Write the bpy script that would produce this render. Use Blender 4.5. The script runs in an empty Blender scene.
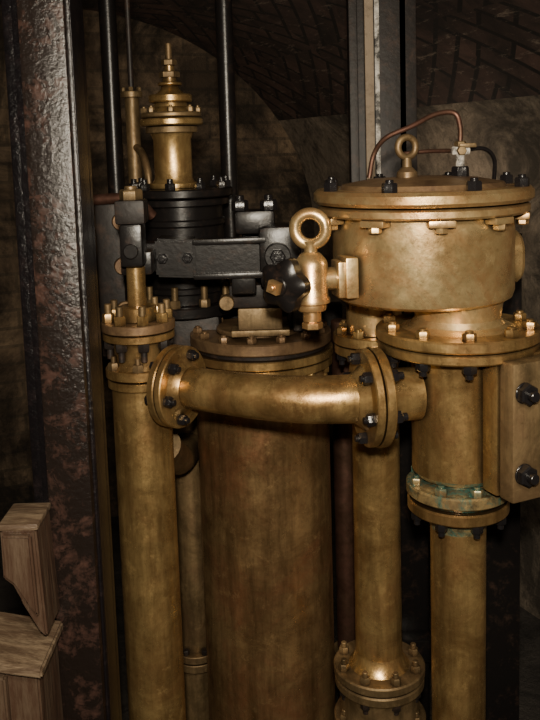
import bpy, bmesh, math, random
from mathutils import Vector, Matrix
random.seed(4)
PI=math.pi
# ---------------------------------------------------------------- materials
def newmat(name):
    m=bpy.data.materials.new(name); m.use_nodes=True
    nt=m.node_tree; nt.nodes.clear()
    o=nt.nodes.new('ShaderNodeOutputMaterial'); b=nt.nodes.new('ShaderNodeBsdfPrincipled')
    nt.links.new(b.outputs[0],o.inputs[0]); return m,nt,b
def noise(nt,vec,scale,detail=6,rough=.6,dist=0):
    n=nt.nodes.new('ShaderNodeTexNoise'); n.inputs['Scale'].default_value=scale
    n.inputs['Detail'].default_value=detail; n.inputs['Roughness'].default_value=rough
    n.inputs['Distortion'].default_value=dist
    nt.links.new(vec,n.inputs['Vector']); return n.outputs['Fac']
def ramp(nt,fac,stops):
    r=nt.nodes.new('ShaderNodeValToRGB'); e=r.color_ramp.elements
    while len(e)<len(stops): e.new(.5)
    for i,(p,c) in enumerate(stops):
        e[i].position=p; e[i].color=(c,c,c,1) if isinstance(c,(int,float)) else (*c,1)
    nt.links.new(fac,r.inputs[0]); return r.outputs[0]
def mix(nt,fac,a,b,mode='MIX'):
    m=nt.nodes.new('ShaderNodeMix'); m.data_type='RGBA'; m.blend_type=mode
    for s,v in ((m.inputs[0],fac),(m.inputs[6],a),(m.inputs[7],b)):
        if isinstance(v,bpy.types.NodeSocket): nt.links.new(v,s)
        elif isinstance(v,(int,float)): s.default_value=v
        else: s.default_value=(*v,1)
    return m.outputs[2]
def mapped(nt,scale=(1,1,1),uv=False,rot=0):
    t=nt.nodes.new('ShaderNodeTexCoord'); mp=nt.nodes.new('ShaderNodeMapping')
    mp.inputs['Scale'].default_value=scale; mp.inputs['Rotation'].default_value=(0,0,rot)
    nt.links.new(t.outputs['UV' if uv else 'Object'],mp.inputs[0]); return mp.outputs[0]
def bump(nt,b,h,strength,dist=.002):
    n=nt.nodes.new('ShaderNodeBump'); n.inputs['Strength'].default_value=strength
    n.inputs['Distance'].default_value=dist
    nt.links.new(h,n.inputs['Height']); nt.links.new(n.outputs[0],b.inputs['Normal'])
def brass(name,base,dark,stain,metal=.82,rough=.23,stain_amt=.5,streak=True,green=None,glo=.48):
    m,nt,b=newmat(name)
    v=mapped(nt); vs=mapped(nt,(14,14,1.6))
    f1=ramp(nt,noise(nt,v,9,10,.74,.7),[(.40,0.),(.64,1.)])
    c=mix(nt,f1,base,dark)
    f2=ramp(nt,noise(nt,v,4.5,9,.78,.9),[(.46,0.),(.62,stain_amt)])
    c=mix(nt,f2,c,stain)
    if streak:
        f3=ramp(nt,noise(nt,vs,1.4,6,.7),[(.42,0.),(.66,.8)])
        c=mix(nt,f3,c,tuple(x*.55 for x in dark))
    f4=ramp(nt,noise(nt,v,75,7,.82),[(.56,0.),(.74,.6)])
    c=mix(nt,f4,c,tuple(x*.4 for x in dark))
    f6=ramp(nt,noise(nt,v,26,8,.85,.3),[(.55,0.),(.68,.6)])
    c=mix(nt,f6,c,tuple(min(1,x*1.3) for x in base))
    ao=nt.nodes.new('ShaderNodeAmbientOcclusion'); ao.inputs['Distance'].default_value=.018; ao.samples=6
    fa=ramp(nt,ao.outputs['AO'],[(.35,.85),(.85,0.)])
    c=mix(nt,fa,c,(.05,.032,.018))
    if green:
        f5=ramp(nt,noise(nt,v,17,9,.82,.5),[(glo,0.),(glo+.12,.85)])
        c=mix(nt,f5,c,green)
        f7=ramp(nt,noise(nt,v,40,7,.8),[(.5,0.),(.62,.8)])
        c=mix(nt,f7,c,(.06,.045,.025))
    nt.links.new(c,b.inputs['Base Color'])
    b.inputs['Metallic'].default_value=metal
    rr=ramp(nt,noise(nt,v,16,8,.8),[(.34,rough-.03),(.70,rough+.26)])
    nt.links.new(rr,b.inputs['Roughness'])
    bump(nt,b,noise(nt,v,110,6,.7),.26,.0012)
    return m
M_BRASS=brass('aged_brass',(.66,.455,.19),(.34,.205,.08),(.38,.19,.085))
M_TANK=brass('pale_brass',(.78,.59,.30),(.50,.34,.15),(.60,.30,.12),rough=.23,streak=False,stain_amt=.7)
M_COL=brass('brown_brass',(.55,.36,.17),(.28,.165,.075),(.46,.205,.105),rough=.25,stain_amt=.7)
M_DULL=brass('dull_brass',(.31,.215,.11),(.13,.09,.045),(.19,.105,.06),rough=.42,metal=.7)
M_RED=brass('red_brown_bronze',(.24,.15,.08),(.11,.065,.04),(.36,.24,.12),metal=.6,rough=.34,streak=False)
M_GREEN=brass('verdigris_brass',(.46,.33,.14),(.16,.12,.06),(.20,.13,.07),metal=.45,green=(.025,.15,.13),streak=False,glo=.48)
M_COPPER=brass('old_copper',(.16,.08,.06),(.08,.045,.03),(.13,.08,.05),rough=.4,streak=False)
def paint(name,col,rough,bs,bscale,worn_or_glint=None,wa=.5,dist=.003,lo=.5,wsc=26,mp=(1,1,1),spec=.5):
    m,nt,b=newmat(name); v=mapped(nt,mp)
    c=col
    if worn_or_glint:
        f=ramp(nt,noise(nt,v,wsc,8,.75,.3),[(lo,0.),(lo+.16,wa)])
        c=mix(nt,f,col,worn_or_glint); nt.links.new(c,b.inputs['Base Color'])
    else: b.inputs['Base Color'].default_value=(*col,1)
    b.inputs['Roughness'].default_value=rough; b.inputs['Specular IOR Level'].default_value=spec
    bump(nt,b,noise(nt,v,bscale,6,.6),bs,dist); return m
M_BLACK=paint('black_gloss_paint',(.008,.007,.007),.3,.25,70,(.06,.035,.025),.5,.002,lo=.54,spec=.35)
M_BOLT=paint('black_bolt_paint',(.010,.009,.010),.22,.3,90)
M_POST=paint('tarred_iron_face',(.010,.007,.006),.25,.75,100,(.07,.036,.028),.7,.0026,.50,30,spec=.34)  # reddish flecks paint the pinkish glints of grazing light into the colour
M_POSTB=paint('tarred_iron_black',(.006,.005,.006),.26,.6,80,(.03,.02,.02),.4,.004,spec=.35)
M_DARK=paint('dull_dark_iron',(.014,.011,.010),.5,.4,40,(.07,.04,.027),.5,spec=.3)
M_PLANK=paint('weathered_plank',(.26,.20,.14),.75,.5,50,(.12,.09,.06),.8)
M_CHIP=paint('chipped_paint',(.03,.028,.025),.6,.5,60,(.62,.58,.52),1.,.003,.42)
M_CORB=paint('stained_timber_top',(.07,.045,.028),.5,.9,9,(.17,.125,.08),.8,.004,.45,7,(1.5,6,8))
M_CORB2=paint('dark_stained_timber',(.05,.028,.018),.4,.9,12,(.085,.06,.04),.8,.004,.46,7,(7,7,1))
def stone(name,a,bc,sc,rough=.9,bs=1.,brk=False):
    m,nt,b=newmat(name); v=mapped(nt)
    f=ramp(nt,noise(nt,v,sc,9,.78,.6),[(.36,0.),(.64,1.)])
    c=mix(nt,f,a,bc)
    f2=ramp(nt,noise(nt,v,sc*.6,8,.7,1.2),[(.46,0.),(.6,.85)])
    c=mix(nt,f2,c,tuple(x*.3 for x in a))
    f3=ramp(nt,noise(nt,v,sc*5,6,.8,.2),[(.55,0.),(.66,.7)])
    c=mix(nt,f3,c,tuple(x*.4 for x in a))
    h=noise(nt,v,sc*4,9,.75)
    if brk:
        vu=mapped(nt,(1,1,1),True); br=nt.nodes.new('ShaderNodeTexBrick'); nt.links.new(vu,br.inputs['Vector'])
        br.inputs['Scale'].default_value=1; br.inputs['Brick Width'].default_value=.22
        br.inputs['Row Height'].default_value=.075; br.inputs['Mortar Size'].default_value=.007
        br.inputs['Color1'].default_value=(.95,.85,.75,1); br.inputs['Color2'].default_value=(.6,.5,.43,1); br.inputs['Mortar'].default_value=(.4,.36,.32,1)
        c=mix(nt,.7,c,br.outputs['Color'],'MULTIPLY')
        bl=ramp(nt,noise(nt,v,1.6,7,.7,1.),[(.42,.15),(.6,1.)]); c=mix(nt,1.,c,bl,'MULTIPLY')
    nt.links.new(c,b.inputs['Base Color']); b.inputs['Roughness'].default_value=rough
    bump(nt,b,h,bs,.03); return m
M_PLASTER=stone('stained_plaster',(.08,.06,.042),(.2,.145,.095),4)
M_BWALL=stone('sooty_brick_wall',(.12,.09,.065),(.33,.25,.165),3.5,brk=True)
M_STONE=stone('rough_stone_wall',(.11,.088,.066),(.30,.24,.175),5)
M_FLOOR=stone('damp_concrete',(.035,.03,.026),(.07,.06,.05),5)
def brickmat():
    m,nt,b=newmat('sooty_brick'); vo=mapped(nt); cols=[];facs=[]
    for rot in (.75,-.75):
        v=mapped(nt,(1,1,1),True,rot)
        br=nt.nodes.new('ShaderNodeTexBrick'); nt.links.new(v,br.inputs['Vector'])
        br.inputs['Scale'].default_value=1; br.inputs['Brick Width'].default_value=.22
        br.inputs['Row Height'].default_value=.075; br.inputs['Mortar Size'].default_value=.008
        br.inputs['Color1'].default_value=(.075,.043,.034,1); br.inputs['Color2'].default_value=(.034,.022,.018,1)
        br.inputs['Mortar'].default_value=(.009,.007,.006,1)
        cols.append(br.outputs['Color']); facs.append(br.outputs['Fac'])
    vu=mapped(nt,(1,1,1),True)
    ck=nt.nodes.new('ShaderNodeTexChecker'); nt.links.new(vu,ck.inputs['Vector']); ck.inputs['Scale'].default_value=2.6
    c=mix(nt,ck.outputs['Fac'],cols[0],cols[1]); fb=mix(nt,ck.outputs['Fac'],facs[0],facs[1])
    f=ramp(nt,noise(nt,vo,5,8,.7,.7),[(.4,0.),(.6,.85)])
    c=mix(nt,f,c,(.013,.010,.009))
    vx=mapped(nt,(5,22,1),True,.5)
    f2=ramp(nt,noise(nt,vx,1.6,9,.85,.3),[(.56,0.),(.63,.8)])
    c=mix(nt,f2,c,(.17,.13,.10))
    nt.links.new(c,b.inputs['Base Color']); b.inputs['Roughness'].default_value=.75
    bump(nt,b,fb,-.8,.012); return m
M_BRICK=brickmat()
# ---------------------------------------------------------------- builder
def frame(o,z,x=None):
    z=Vector(z).normalized()
    x=Vector(x) if x else (Vector((1,0,0)) if abs(z.x)<.9 else Vector((0,0,1)))
    x=(x-z*x.dot(z)).normalized(); y=z.cross(x)
    return Matrix(((x.x,y.x,z.x,o[0]),(x.y,y.y,z.y,o[1]),(x.z,y.z,z.z,o[2]),(0,0,0,1)))
class Obj:
    def __init__(s,name): s.name=name; s.bm=bmesh.new(); s.mats=[]
    def mi(s,m):
        if m not in s.mats: s.mats.append(m)
        return s.mats.index(m)
    def lathe(s,M,prof,mat,seg=64,lobes=None):
        k=s.mi(mat); rings=[]
        for r,z in prof:
            rings.append([s.bm.verts.new(M@Vector((r*math.cos(2*PI*i/seg)*(lobes(2*PI*i/seg) if lobes else 1),
                         r*math.sin(2*PI*i/seg)*(lobes(2*PI*i/seg) if lobes else 1),z))) for i in range(seg)])
        for a,b in zip(rings,rings[1:]):
            for i in range(seg):
                f=s.bm.faces.new((a[i],a[(i+1)%seg],b[(i+1)%seg],b[i])); f.material_index=k
        f=s.bm.faces.new(rings[0][::-1]); f.material_index=k
        f=s.bm.faces.new(rings[-1]); f.material_index=k
    def cyl(s,M,r,z0,z1,mat,c=.0015,seg=64):
        s.lathe(M,[(r-c,z0),(r,z0+c),(r,z1-c),(r-c,z1)],mat,seg)
    def box(s,c,size,mat,rot=0,bev=.003,M=None):
        k=s.mi(mat); T=(M if M else Matrix.Translation(c)@Matrix.Rotation(rot,4,'Z'))
        g=bmesh.ops.create_cube(s.bm,size=1,matrix=T@Matrix.Diagonal((*size,1)))
        vs=g['verts']; es=list({e for v in vs for e in v.link_edges}); fs={f for v in vs for f in v.link_faces}
        for f in fs: f.material_index=k
        if bev: 
            r=bmesh.ops.bevel(s.bm,geom=es,offset=bev,segments=2,affect='EDGES',profile=.6)
            for f in r['faces']: f.material_index=k
    def hexn(s,M,r,h,mat,z=0,sides=6,stud=None,sh=.01,sm=None):
        s.lathe(M,[(r*.98,z),(r,z+.0008),(r,z+h*.82),(r*.86,z+h)],mat,sides)
        if stud: s.cyl(M,stud,z,z+h+sh,sm or mat,.001,12)
    def ring(s,M,R,n,ph,r,h,mat,z,sides=6,stud=None,sh=.01,flip=False,sm=None):
        for i in range(n):
            a=ph+2*PI*i/n
            T=M@Matrix.Translation((R*math.cos(a),R*math.sin(a),z))
            if flip: T=T@Matrix.Rotation(PI,4,'X')
            T=T@Matrix.Rotation(random.random()*2,4,'Z')
            s.hexn(T,r,h,mat,0,sides,stud,sh,sm)
    def tube(s,pts,r,mat,seg=20,sub=8,r2=None):
        P=[Vector(p) for p in pts]; Q=[]
        if len(P)>2:
            E=[2*P[0]-P[1]]+P+[2*P[-1]-P[-2]]
            for i in range(1,len(E)-2):
                for j in range(sub):
                    t=j/sub; a,b,c,d=E[i-1:i+3]
                    Q.append(.5*((2*b)+(c-a)*t+(2*a-5*b+4*c-d)*t*t+(3*b-a-3*c+d)*t**3))
            Q.append(P[-1])
        else: Q=P
        k=s.mi(mat); rings=[]; up=None
        for i,p in enumerate(Q):
            t=(Q[min(i+1,len(Q)-1)]-Q[max(i-1,0)]).normalized()
            if up is None: up=t.orthogonal().normalized()
            up=(up-t*up.dot(t)).normalized(); w=t.cross(up)
            rr=r+(r2-r)*i/(len(Q)-1) if r2 else r
            rings.append([s.bm.verts.new(p+(up*math.cos(2*PI*j/seg)+w*math.sin(2*PI*j/seg))*rr) for j in range(seg)])
        for a,b in zip(rings,rings[1:]):
            for i in range(seg):
                f=s.bm.faces.new((a[i],a[(i+1)%seg],b[(i+1)%seg],b[i])); f.material_index=k
        s.bm.faces.new(rings[0][::-1]).material_index=k; s.bm.faces.new(rings[-1]).material_index=k
    def torus(s,M,R,r,mat,n=40,m=16,flat=1.):
        k=s.mi(mat); rg=[]
        for i in range(n):
            a=2*PI*i/n
            rg.append([s.bm.verts.new(M@Vector(((R+r*math.cos(2*PI*j/m))*math.cos(a),(R+r*math.cos(2*PI*j/m))*math.sin(a),flat*r*math.sin(2*PI*j/m)))) for j in range(m)])
        for i in range(n):
            for j in range(m):
                s.bm.faces.new((rg[i][j],rg[(i+1)%n][j],rg[(i+1)%n][(j+1)%m],rg[i][(j+1)%m])).material_index=k
    def prism(s,poly,y0,y1,mat,bev=.003):
        k=s.mi(mat); a=[s.bm.verts.new((x,y0,z)) for x,z in poly]; b=[s.bm.verts.new((x,y1,z)) for x,z in poly]
        n=len(poly); fs=[s.bm.faces.new(a),s.bm.faces.new(b[::-1])]
        for i in range(n): fs.append(s.bm.faces.new((a[i],b[i],b[(i+1)%n],a[(i+1)%n])))
        for f in fs: f.material_index=k
        if bev:
            es=list({e for f in fs for e in f.edges})
            r=bmesh.ops.bevel(s.bm,geom=es,offset=bev,segments=2,affect='EDGES')
            for f in r['faces']: f.material_index=k
    def done(s,ang=32):
        bmesh.ops.recalc_face_normals(s.bm,faces=s.bm.faces)
        for f in s.bm.faces: f.smooth=True
        for e in s.bm.edges:
            if len(e.link_faces)==2 and e.calc_face_angle(0)>math.radians(ang): e.smooth=False
        me=bpy.data.meshes.new(s.name); s.bm.to_mesh(me); s.bm.free()
        for m in s.mats: me.materials.append(m)
        o=bpy.data.objects.new(s.name,me); bpy.context.scene.collection.objects.link(o); return o
def V(x,y,z=0): return Matrix.Translation((x,y,z))

# ---------------------------------------------------------------- room shell (vaulted cellar)
O=Vector((-.55,3.7,0)); A=Vector((.902,.431,0)); Bv=Vector((.431,-.902,0))
def L(a,b,z): return O+A*a+Bv*b+Vector((0,0,z))
def sheet(name,rows,mat,uvs=None,mat2=None,split=0):
    bm=bmesh.new(); uvl=bm.loops.layers.uv.new('UVMap')
    g=[[bm.verts.new(p) for p in r] for r in rows]
    for i in range(len(g)-1):
        for j in range(len(g[0])-1):
            f=bm.faces.new((g[i][j],g[i+1][j],g[i+1][j+1],g[i][j+1])); f.smooth=True
            if mat2 and i>=split: f.material_index=1
            for l,(ii,jj) in zip(f.loops,((i,j),(i+1,j),(i+1,j+1),(i,j+1))):
                l[uvl].uv=uvs[ii][jj] if uvs else (0,0)
    me=bpy.data.meshes.new(name); bm.to_mesh(me); bm.free(); me.materials.append(mat)
    if mat2: me.materials.append(mat2)
    o=bpy.data.objects.new(name,me); bpy.context.scene.collection.objects.link(o); return o
CR=2.20; SP=1.2
prof=[(-2.2,CR),(-1.1,CR)]+[(-.3+1.15*math.sin(t*PI/2/28),SP+(CR-SP)*math.cos(t*PI/2/28)) for t in range(29)]
arc=[0]
for p,q in zip(prof,prof[1:]): arc.append(arc[-1]+math.dist(p,q))
bs=[i*.4 for i in range(13)]
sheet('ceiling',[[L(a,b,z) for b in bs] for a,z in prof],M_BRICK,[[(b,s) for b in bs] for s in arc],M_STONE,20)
sheet('wall_right',[[L(.85,b,z) for b in bs] for z in (0,.6,1.2)],M_STONE)
sheet('wall_left',[[L(-2.2,b,z) for b in bs] for z in (0,1,CR)],M_PLASTER)
sheet('wall_back',[[L(a,0,0),L(a,0,z*.5),L(a,0,z)] for a,z in prof],M_BWALL,[[(a,0),(a,z*.5),(a,z)] for a,z in prof])
sheet('floor',[[L(a,b,0) for b in bs] for a in (-2.2,-1,0,.85)],M_FLOOR)

# ---------------------------------------------------------------- foreground iron post
o=Obj('cast_iron_post')
o.box((-.3185,1.262,1.05),(.068,.024,2.1),M_POST,bev=.006)
o.box((-.318,1.31,1.05),(.074,.08,2.1),M_POSTB,bev=.005)
o.box((-.287,1.28,1.05),(.014,.014,2.1),M_POSTB,bev=.004)
o.box((-.345,1.40,1.05),(.11,.03,2.1),M_POSTB,bev=.005)
o.box((-.415,1.47,1.05),(.035,.05,2.1),M_POSTB,bev=.005)
o.done()
o=Obj('timber_corbel_bracket')
o.prism([(-.402,1.065),(-.350,1.065),(-.343,.90),(-.352,.905),(-.378,.955),(-.385,.985),(-.402,.99)],1.17,1.249,M_CORB2)
o.prism([(-.398,1.062),(-.356,1.060),(-.352,.935),(-.366,.955),(-.380,.992),(-.398,.998)],1.160,1.175,M_CORB2)
o.prism([(-.52,.895),(-.351,.875),(-.347,.60),(-.52,.60)],1.14,1.249,M_CORB2)
o.prism([(-.52,.880),(-.395,.865),(-.390,.60),(-.52,.60)],1.125,1.15,M_CORB2)
o.prism([(-.50,.912),(-.340,.880),(-.340,.866),(-.50,.894)],1.12,1.249,M_CORB)
o.box((-.376,1.21,1.069),(.058,.078,.010),M_CORB)
o.done()

# ---------------------------------------------------------------- left ram barrel
X,Y=-.256,1.6; F=V(X,Y)
o=Obj('brass_pump_barrel')
o.lathe(F,[(.058,0),(.057,.6),(.056,1.14),(.056,1.158)],M_BRASS)
o.cyl(F,.063,1.158,1.174,M_BRASS); o.cyl(F,.066,1.178,1.196,M_BRASS)
o.lathe(F,[(.056,1.196),(.05,1.205),(.05,1.24),(.056,1.25)],M_BRASS)
o.cyl(F,.068,1.25,1.264,M_BRASS); o.cyl(F,.070,1.267,1.284,M_RED)
o.cyl(F,.036,1.284,1.312,M_BRASS); o.cyl(F,.018,1.30,1.388,M_BRASS,seg=32)
o.ring(F,.056,8,.3,.0115,.018,M_BRASS,1.284,stud=.007,sh=.018,sm=M_DULL)
o.ring(F,.056,8,.3,.0115,.016,M_DARK,1.25,stud=.006,flip=True,sh=.02)
o.ring(F,.055,6,.6,.011,.014,M_DULL,1.196,stud=.005,sh=.012)
o.done()
# crosshead above it
o=Obj('iron_crosshead')
o.box((-.258,1.6,1.43),(.042,.06,.08),M_BLACK,bev=.006)
o.box((-.258,1.6,1.492),(.056,.06,.045),M_DARK,bev=.006)
o.hexn(V(-.258,1.6),.022,.02,M_DULL,1.514,stud=.012,sh=.006)
o.cyl(frame((-.258,1.575,1.42),(0,-1,0)),.014,0,.012,M_BLACK,seg=24)
o.prism([(-.30,1.42),(-.30,1.365),(-.20,1.36),(-.10,1.352),(.06,1.352),(.06,1.41),(-.08,1.415),(-.2,1.42)],1.70,1.76,M_BLACK,.005)
o.prism([(-.23,1.43),(-.23,1.352),(-.15,1.348),(-.15,1.425)],1.69,1.77,M_BLACK,.005)
o.box((-.08,1.705,1.42),(.15,.03,.012),M_BLACK,bev=.003); o.box((-.08,1.705,1.350),(.15,.03,.012),M_BLACK,bev=.003)
for x in (-.215,-.165): o.hexn(frame((x,1.692,1.39),(0,-1,0)),.011,.012,M_BOLT,stud=.006,sh=.005)
o.box((-.258,1.67,1.39),(.06,.10,.045),M_BLACK,bev=.005)
o.box((.02,1.74,1.385),(.085,.10,.125),M_BLACK,bev=.014)
o.cyl(frame((.015,1.70,1.39),(0,-1,0)),.026,0,.035,M_BLACK,seg=32)
o.hexn(frame((.015,1.67,1.39),(0,-1,0)),.016,.015,M_BOLT,stud=.008)
o.box((-.03,1.80,1.45),(.085,.07,.05),M_BLACK,bev=.01)
o.box((-.055,1.73,1.335),(.05,.06,.05),M_BLACK,bev=.006)
o.hexn(V(-.06,1.78),.018,.022,M_BOLT,1.475,stud=.009)
o.hexn(V(0,1.78),.018,.022,M_BOLT,1.475,stud=.009)
o.done()

# ---------------------------------------------------------------- black vessel with brass valve on top
X,Y=-.205,2.0; F=V(X,Y)
o=Obj('black_iron_cylinder')
o.cyl(F,.122,1.225,1.25,M_BLACK,.003); o.cyl(F,.095,1.25,1.49,M_BLACK,.003)
for z in (1.275,1.36,1.43): o.cyl(F,.101,z,z+.018,M_BLACK,.004)
o.cyl(F,.112,1.478,1.494,M_BLACK,.002); o.cyl(F,.122,1.497,1.517,M_BLACK,.003)
o.ring(F,.108,10,.2,.012,.015,M_BOLT,1.517,stud=.007)
o.ring(F,.108,10,.2,.013,.018,M_DULL,1.25,stud=.008,sh=.03)
o.box((X,Y,1.12),(.17,.17,.21),M_DARK,bev=.01)
o.done()
o=Obj('brass_relief_valve'); F=V(-.22,2.0)
o.cyl(F,.058,1.517,1.53,M_BRASS); o.lathe(F,[(.05,1.53),(.044,1.54),(.044,1.63),(.05,1.645)],M_BRASS)
o.cyl(F,.060,1.645,1.66,M_DULL); o.cyl(F,.073,1.662,1.678,M_BRASS,.003); o.cyl(F,.070,1.68,1.692,M_DULL,.003)
o.lathe(F,[(.055,1.692),(.04,1.705),(.038,1.72)],M_BRASS)
o.cyl(F,.05,1.715,1.733,M_BRASS,.003)
o.lathe(F,[(.035,1.733),(.022,1.745),(.016,1.76),(.016,1.775)],M_BRASS,32)
o.hexn(F,.024,.014,M_DULL,1.772); o.cyl(F,.012,1.78,1.80,M_BRASS,seg=20); o.hexn(F,.018,.013,M_DULL,1.80)
o.cyl(F,.008,1.81,1.85,M_DULL,seg=16); o.torus(V(-.22,2,1.757),.024,.004,M_BRASS)
o.ring(F,.062,8,.1,.008,.011,M_DULL,1.692,stud=.004,sh=.004)
o.done()
o=Obj('slim_brass_standpipe'); F=V(-.325,2.1)
o.cyl(F,.026,1.48,1.50,M_DULL); o.cyl(F,.017,1.2,1.74,M_DULL,seg=32); o.cyl(F,.026,1.735,1.75,M_DULL); o.cyl(F,.007,1.75,2.17,M_DARK,seg=16)
o.ring(F,.018,4,.1,.006,.01,M_DULL,1.75)
o.tube([(-.325,2.1,1.62),(-.30,2.06,1.60),(-.285,2.03,1.56),(-.28,2.02,1.52)],.009,M_DULL,12)
o.done()

# ---------------------------------------------------------------- big centre column
X,Y=-.027,1.9; F=V(X,Y)
o=Obj('large_brass_pump_column')
o.lathe(F,[(.152,0),(.152,.5),(.152,1.06),(.150,1.10),(.147,1.12)],M_COL,96)
o.cyl(F,.162,1.118,1.136,M_BRASS,.002,96); o.cyl(F,.164,1.139,1.157,M_BRASS,.002,96)
o.cyl(F,.150,1.157,1.168,M_DARK,.002,96); o.cyl(F,.160,1.168,1.194,M_RED,.003,96)
o.cyl(F,.10,1.194,1.206,M_RED,.003,64)
o.ring(F,.142,14,.1,.011,.012,M_RED,1.194,stud=.006,sh=.004)
o.ring(F,.15,14,.1,.011,.013,M_BRASS,1.118,stud=.006,flip=True)
o.box((-.025,1.82,1.235),(.095,.07,.06),M_DULL,bev=.004)
o.box((-.025,1.815,1.212),(.125,.08,.014),M_DULL,bev=.003)
o.box((-.025,1.84,1.29),(.13,.10,.05),M_DARK,bev=.006)
o.box((-.025,1.88,1.36),(.07,.07,.16),M_BLACK,bev=.006)
o.box((.06,1.90,1.27),(.05,.08,.14),M_DARK,bev=.006)
o.box((.06,1.84,1.235),(.03,.05,.06),M_BLACK,bev=.004)
for x in (-.075,-.04,-.005,.03): o.hexn(V(x,1.80),.011,.015,M_DULL,1.315,stud=.006,sh=.02)
o.cyl(frame((-.095,1.80,1.28),(0,-1,0)),.016,0,.03,M_DULL,seg=24)
o.done()
o=Obj('brown_riser_pipe'); F=V(.163,1.95)
o.cyl(F,.026,0,1.2,M_COPPER,seg=40); o.cyl(F,.038,.36,.385,M_DULL); o.done()
o=Obj('dull_riser_pipe'); F=V(-.213,2.0)
o.cyl(F,.036,0,1.01,M_DULL,seg=40); o.cyl(F,.058,.33,.35,M_DULL); o.cyl(F,.058,.354,.372,M_DULL)
o.ring(F,.047,6,0,.009,.012,M_DARK,.372)
o.tube([(-.213,2.0,.90),(-.214,1.93,.90),(-.222,1.86,.91),(-.228,1.78,.95),(-.232,1.70,1.0)],.036,M_DULL)
o.done()

# ---------------------------------------------------------------- connecting bent pipe
o=Obj('brass_cross_pipe')
nl=Vector((.87,-.5,0)); cl=Vector((-.180,1.553,1.165)); FL=frame(cl,nl)
nr=Vector((-.98,-.2,0)); cr=Vector((.170,1.452,1.163)); FR=frame(cr,nr)
o.tube([cl-nl*.045,cl],.036,M_BRASS)
o.cyl(FL,.077,-.016,-.001,M_BRASS,.002); o.cyl(FL,.077,.001,.015,M_BRASS,.002)
o.lathe(FL,[(.056,.015),(.046,.022),(.04,.03)],M_BRASS)
p1=cl+nl*.01; p2=cr+nr*.01
pts=[]
for i in range(13):
    t=i/12; c1=p1+nl*.12; c2=p2+nr*.13
    pts.append(p1*(1-t)**3+c1*3*t*(1-t)**2+c2*3*t*t*(1-t)+p2*t**3)
o.tube(pts,.038,M_BRASS,48,3,r2=.043)
o.lathe(FR,[(.058,.015),(.05,.024),(.043,.034)],M_BRASS)
o.cyl(FR,.086,.001,.016,M_BRASS,.002); o.cyl(FR,.088,-.018,-.001,M_BRASS,.002)
o.lathe(FR,[(.06,-.018),(.05,-.026),(.047,-.036),(.047,-.085)],M_BRASS)
o.ring(FL,.06,6,.2,.0105,.014,M_BOLT,.015,stud=.006,sh=.006)
o.ring(FL,.06,6,.2,.0105,.012,M_BOLT,-.016,flip=True)
o.ring(FR,.069,6,.25,.011,.014,M_BOLT,.016,stud=.006,sh=.006)
o.ring(FR,.069,6,.25,.012,.014,M_BOLT,-.018,flip=True,stud=.007)
o.done()

# ---------------------------------------------------------------- right valve chamber + delivery pipe
X,Y=.333,1.5; F=V(X,Y)
o=Obj('brass_valve_chamber')
o.lathe(F,[(.050,0),(.050,.5),(.051,.90)],M_BRASS); o.lathe(F,[(.051,.90),(.056,.925),(.066,.935)],M_GREEN)
o.cyl(F,.092,.935,.957,M_BRASS,.003); o.cyl(F,.078,.957,.966,M_GREEN); o.cyl(F,.094,.966,.988,M_GREEN,.003)
o.lathe(F,[(.082,.988),(.066,.995),(.066,1.0),(.078,1.004),(.083,1.012)],M_GREEN)
o.lathe(F,[(.083,1.012),(.083,1.215),(.09,1.238)],M_BRASS)
o.cyl(F,.142,1.236,1.254,M_BRASS,.003,96); o.cyl(F,.146,1.257,1.277,M_BRASS,.003,96)
o.lathe(F,[(.10,1.277),(.082,1.284),(.076,1.295),(.08,1.323)],M_TANK)
o.ring(F,.125,10,.25,.012,.013,M_BRASS,1.277,stud=.007,sh=.004)
o.ring(F,.125,10,.25,.013,.015,M_BOLT,1.236,stud=.007,flip=True)
o.ring(F,.080,8,.2,.012,.013,M_GREEN,.988,stud=.006,sh=.004)
o.ring(F,.080,8,.2,.011,.014,M_BOLT,.935,stud=.006,flip=True)
# side cover
R=math.radians(24); xd=Vector((math.cos(R),math.sin(R),0)); n=Vector((math.sin(R),-math.cos(R),0)); c0=Vector((.388,1.340,0))
def slab(d0,d1,x0,x1,h,mat):
    c=c0+xd*(x0+x1)/2-n*(d0+d1)/2; o.box((c.x,c.y,1.125),(x1-x0,d1-d0,h),mat,R,.004)
slab(0,.034,0,.17,.236,M_DULL); slab(.041,.080,0,.17,.240,M_BRASS); slab(.03,.15,.006,.14,.20,M_DULL)
for dx in (.022,.143):
    for z in (1.055,1.193):
        T=frame(c0+xd*dx+Vector((0,0,z)),n,(0,0,1))
        o.cyl(T,.018,-.004,.003,M_BOLT,seg=24); o.hexn(T,.0185,.016,M_BOLT,.001,stud=.009,sh=.012)
o.box((.372,1.43,1.155),(.010,.02,.06),M_DULL,bev=.004)
o.done()
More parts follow.
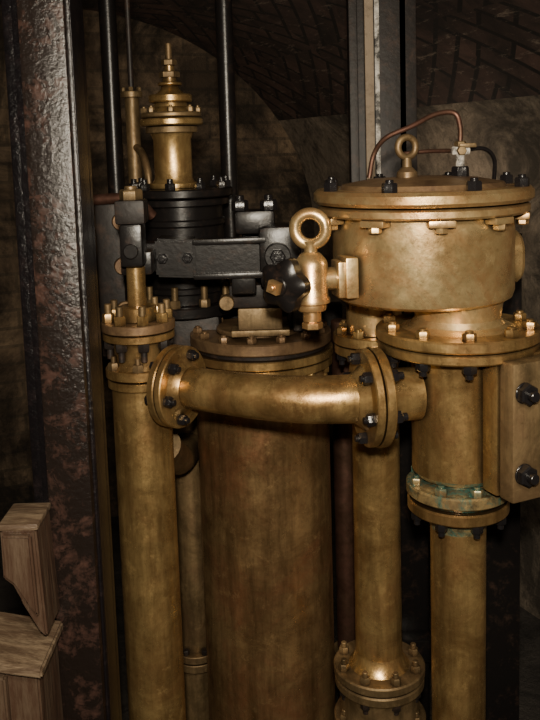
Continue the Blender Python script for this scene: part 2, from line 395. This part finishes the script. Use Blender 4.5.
# ---------------------------------------------------------------- secondary pipe
X,Y=.205,1.68; F=V(X,Y)
o=Obj('brass_suction_pipe')
o.lathe(F,[(.049,.46),(.048,.9),(.048,1.16),(.056,1.19)],M_BRASS)
o.cyl(F,.080,1.190,1.208,M_BRASS); o.cyl(F,.082,1.211,1.230,M_BRASS); o.cyl(F,.055,1.230,1.320,M_TANK)
o.ring(F,.068,8,.2,.011,.014,M_BRASS,1.230,stud=.006,sh=.004); o.ring(F,.068,8,.2,.011,.013,M_BOLT,1.190,flip=True,stud=.006)
d=-.028
o.lathe(F,[(.066,.544+d),(.055,.555+d),(.049,.575+d)],M_BRASS)
o.cyl(F,.096,.527+d,.546+d,M_DULL,.003); o.cyl(F,.094,.503+d,.523+d,M_DULL,.003)
o.lathe(F,[(.086,.503+d),(.082,.49+d),(.082,.44+d),(.086,.43+d)],M_DULL)
o.cyl(F,.097,.412+d,.432+d,M_DULL,.003); o.cyl(F,.097,.388+d,.409+d,M_DULL,.003)
o.cyl(F,.08,0,.39+d,M_DULL)
for z in (.546,.432): o.ring(F,.08,8,.3,.011,.014,M_DULL,z+d,stud=.006)
for z in (.503,.388): o.ring(F,.08,8,.3,.011,.014,M_DARK,z+d,stud=.006,flip=True)
o.done()

# ---------------------------------------------------------------- tank
X,Y=.28,1.55; F=V(X,Y)
o=Obj('brass_air_chamber')
o.lathe(F,[(.125,1.321),(.15,1.322),(.160,1.328),(.164,1.340),(.164,1.478)],M_TANK,128)
o.cyl(F,.190,1.478,1.496,M_TANK,.004,128); o.cyl(F,.197,1.499,1.524,M_TANK,.006,128)
o.lathe(F,[(.150,1.524),(.145,1.532),(.10,1.540),(.04,1.544)],M_RED,96)
o.ring(F,.178,8,.31,.013,.016,M_BOLT,1.524,sides=6,stud=.007,sh=.005)
for i in range(10):
    a=.31+2*PI*i/10
    T=Matrix.Translation((X+.176*math.cos(a),Y+.176*math.sin(a),1.472))@Matrix.Rotation(a,4,'Z')
    o.box(None,(.026,.045,.012),M_TANK,bev=.003,M=T)
    o.hexn(T@Matrix.Rotation(PI,4,'X'),.011,.010,M_TANK,.006)
T=frame((X+.155,Y+.02,1.39),(1,.1,0))
o.lathe(T,[(.04,0),(.04,.02),(.036,.026)],M_TANK,40,lambda t:1+.25*abs(math.cos(t)))
o.done()
o=Obj('lifting_eye_bolt')
o.lathe(V(.25,1.53),[(.02,1.541),(.018,1.553),(.009,1.562),(.008,1.578)],M_DULL,32)
o.torus(frame((.25,1.53,1.597),(.35,-1,0)),.0175,.0065,M_DULL); o.done()
o=Obj('copper_drain_tube')
o.tube([(.195,1.64,1.54),(.205,1.64,1.585),(.225,1.62,1.615),(.27,1.60,1.635),(.31,1.57,1.655),(.34,1.55,1.655),(.350,1.55,1.63),(.350,1.55,1.60)],.0048,M_COPPER,12)
o.tube([(.26,1.62,1.585),(.30,1.60,1.588),(.345,1.56,1.588)],.004,M_COPPER,12)
o.tube([(.355,1.56,1.588),(.40,1.58,1.59),(.425,1.60,1.57),(.43,1.62,1.53)],.004,M_BOLT,12)
o.done()
o=Obj('brass_pet_cock'); F=V(.35,1.55)
o.hexn(F,.016,.022,M_BOLT,1.538); o.cyl(F,.008,1.555,1.60,M_CHIP,seg=20); o.hexn(F,.011,.01,M_DULL,1.595)
o.cyl(frame((.335,1.55,1.588),(1,0,0)),.008,0,.032,M_CHIP,seg=20); o.hexn(frame((.35,1.545,1.588),(0,-1,0)),.009,.012,M_DULL,0)
o.box((.362,1.54,1.597),(.03,.005,.008),M_DULL,bev=.002); o.done()

# ---------------------------------------------------------------- small safety valve with ring and handwheel
X,Y=.070,1.45; F=V(X,Y)
o=Obj('brass_safety_valve')
o.torus(frame((X,Y,1.463),(-.2,-1,0)),.0265,.0105,M_TANK,48,16,.9)
o.lathe(F,[(.012,1.42),(.011,1.436),(.014,1.442)],M_TANK,24)
o.lathe(F,[(.024,1.322),(.026,1.328),(.026,1.333),(.032,1.336),(.032,1.343),(.029,1.348),(.029,1.402),(.026,1.410),(.018,1.42),(.012,1.424)],M_TANK,40)
o.cyl(F,.016,1.302,1.324,M_TANK,seg=24); o.hexn(F,.018,.012,M_TANK,1.290)
o.tube([(X,Y,1.375),(.146,1.466,1.375)],.02,M_TANK,32)
o.box((.118,1.458,1.375),(.014,.05,.062),M_TANK,.2,.003)
o.box((.134,1.458,1.378),(.022,.055,.07),M_TANK,.2,.003)
w=Vector((-.6,-.8,0)); o.tube([(X,Y,1.374),Vector((X,Y,1.374))+w*.06],.012,M_DULL,20)
T=frame(Vector((.022,1.414,1.373)),w)
o.lathe(T,[(.034,-.018),(.042,-.012),(.042,.006),(.034,.012),(.018,.016)],M_BLACK,72,lambda t:1+.13*math.cos(5*t))
o.cyl(T,.017,.012,.020,M_BLACK,seg=24)
o.hexn(T@Matrix.Rotation(.5,4,'Z'),.0145,.016,M_TANK,.020,sides=4,stud=.006,sh=.004)
o.done()

# ---------------------------------------------------------------- background ironwork
o=Obj('black_iron_stanchion')
o.box((.31,2.2,1.03),(.15,.02,2.06),M_DARK,bev=.003); o.box((.35,2.25,1.03),(.02,.12,2.06),M_DARK,bev=.003)
o.box((.23,2.22,1.03),(.03,.05,2.06),M_DARK,bev=.003); o.box((.284,2.185,1.75),(.012,.012,.6),M_CHIP,bev=.002); o.done()
o=Obj('wooden_batten'); o.box((.262,2.17,1.75),(.022,.02,.6),M_PLANK,bev=.002); o.done()
o=Obj('black_iron_rod'); o.cyl(V(-.095,2.13),.021,1.206,2.19,M_BLACK,seg=32); o.done()
o=Obj('black_iron_rod'); o.cyl(V(-.40,2.25),.022,0,2.19,M_BLACK,seg=32); o.done()
o=Obj('dark_iron_stanchion'); o.box((.325,2.05,.7),(.10,.06,1.4),M_BLACK,bev=.004); o.box((.52,1.9,.7),(.08,.06,1.4),M_BLACK,bev=.004)
o.box((.42,2.0,.35),(.26,.05,.06),M_BLACK,bev=.004); o.done()
o=Obj('iron_bed_girder')
o.box((-.14,2.15,1.16),(.64,.04,.09),M_DARK,bev=.004); o.box((-.36,1.95,1.32),(.06,.10,.36),M_DARK,bev=.006)
for z in (1.25,1.35,1.45): o.cyl(frame((-.335,1.91,z),(.3,-1,0)),.02,0,.02,M_RED,seg=24)
o.tube([(-.40,1.9,1.50),(-.30,1.88,1.50),(-.26,1.9,1.46)],.012,M_COPPER,16)
o.done()

# ---------------------------------------------------------------- lights
def area(name,loc,target,size,power,col):
    l=bpy.data.lights.new(name,'AREA'); l.size=size; l.energy=power; l.color=col
    ob=bpy.data.objects.new(name,l); bpy.context.scene.collection.objects.link(ob); ob.location=loc
    ob.rotation_euler=(Vector(target)-Vector(loc)).to_track_quat('-Z','Y').to_euler(); return ob
area('ceiling_lamp',(.30,-.05,2.1),(.1,1.7,1.1),.18,14,(1,.87,.68))
area('inspection_lamp',(-.0,-.05,1.75),(.06,1.7,1.0),.06,38,(1,.89,.71))
area('right_wall_fill',(.55,2.75,1.3),(.75,3.3,1.6),.25,.9,(1,.82,.62))  # fill light added to brighten the right wall, no fitting stands here
area('vault_fill',(-.5,2.9,1.2),(.0,3.3,1.9),.25,.9,(1,.82,.62))  # added fill aimed up at the back of the vault, unseen source
w=bpy.data.worlds.new('World'); bpy.context.scene.world=w; w.use_nodes=True
w.node_tree.nodes['Background'].inputs[0].default_value=(1,.86,.7,1); w.node_tree.nodes['Background'].inputs[1].default_value=.025

# ---------------------------------------------------------------- camera
cd=bpy.data.cameras.new('camera'); cam=bpy.data.objects.new('camera',cd); bpy.context.scene.collection.objects.link(cam)
cd.lens=42.5; cd.sensor_width=36; cd.sensor_fit='AUTO'; cd.shift_y=-106/720; cd.clip_start=.02
cam.matrix_world=Matrix.Translation((0,0,1.6))@Matrix.Rotation(math.radians(83),4,'X')@Matrix.Rotation(-.03,4,'Z')
bpy.context.scene.camera=cam
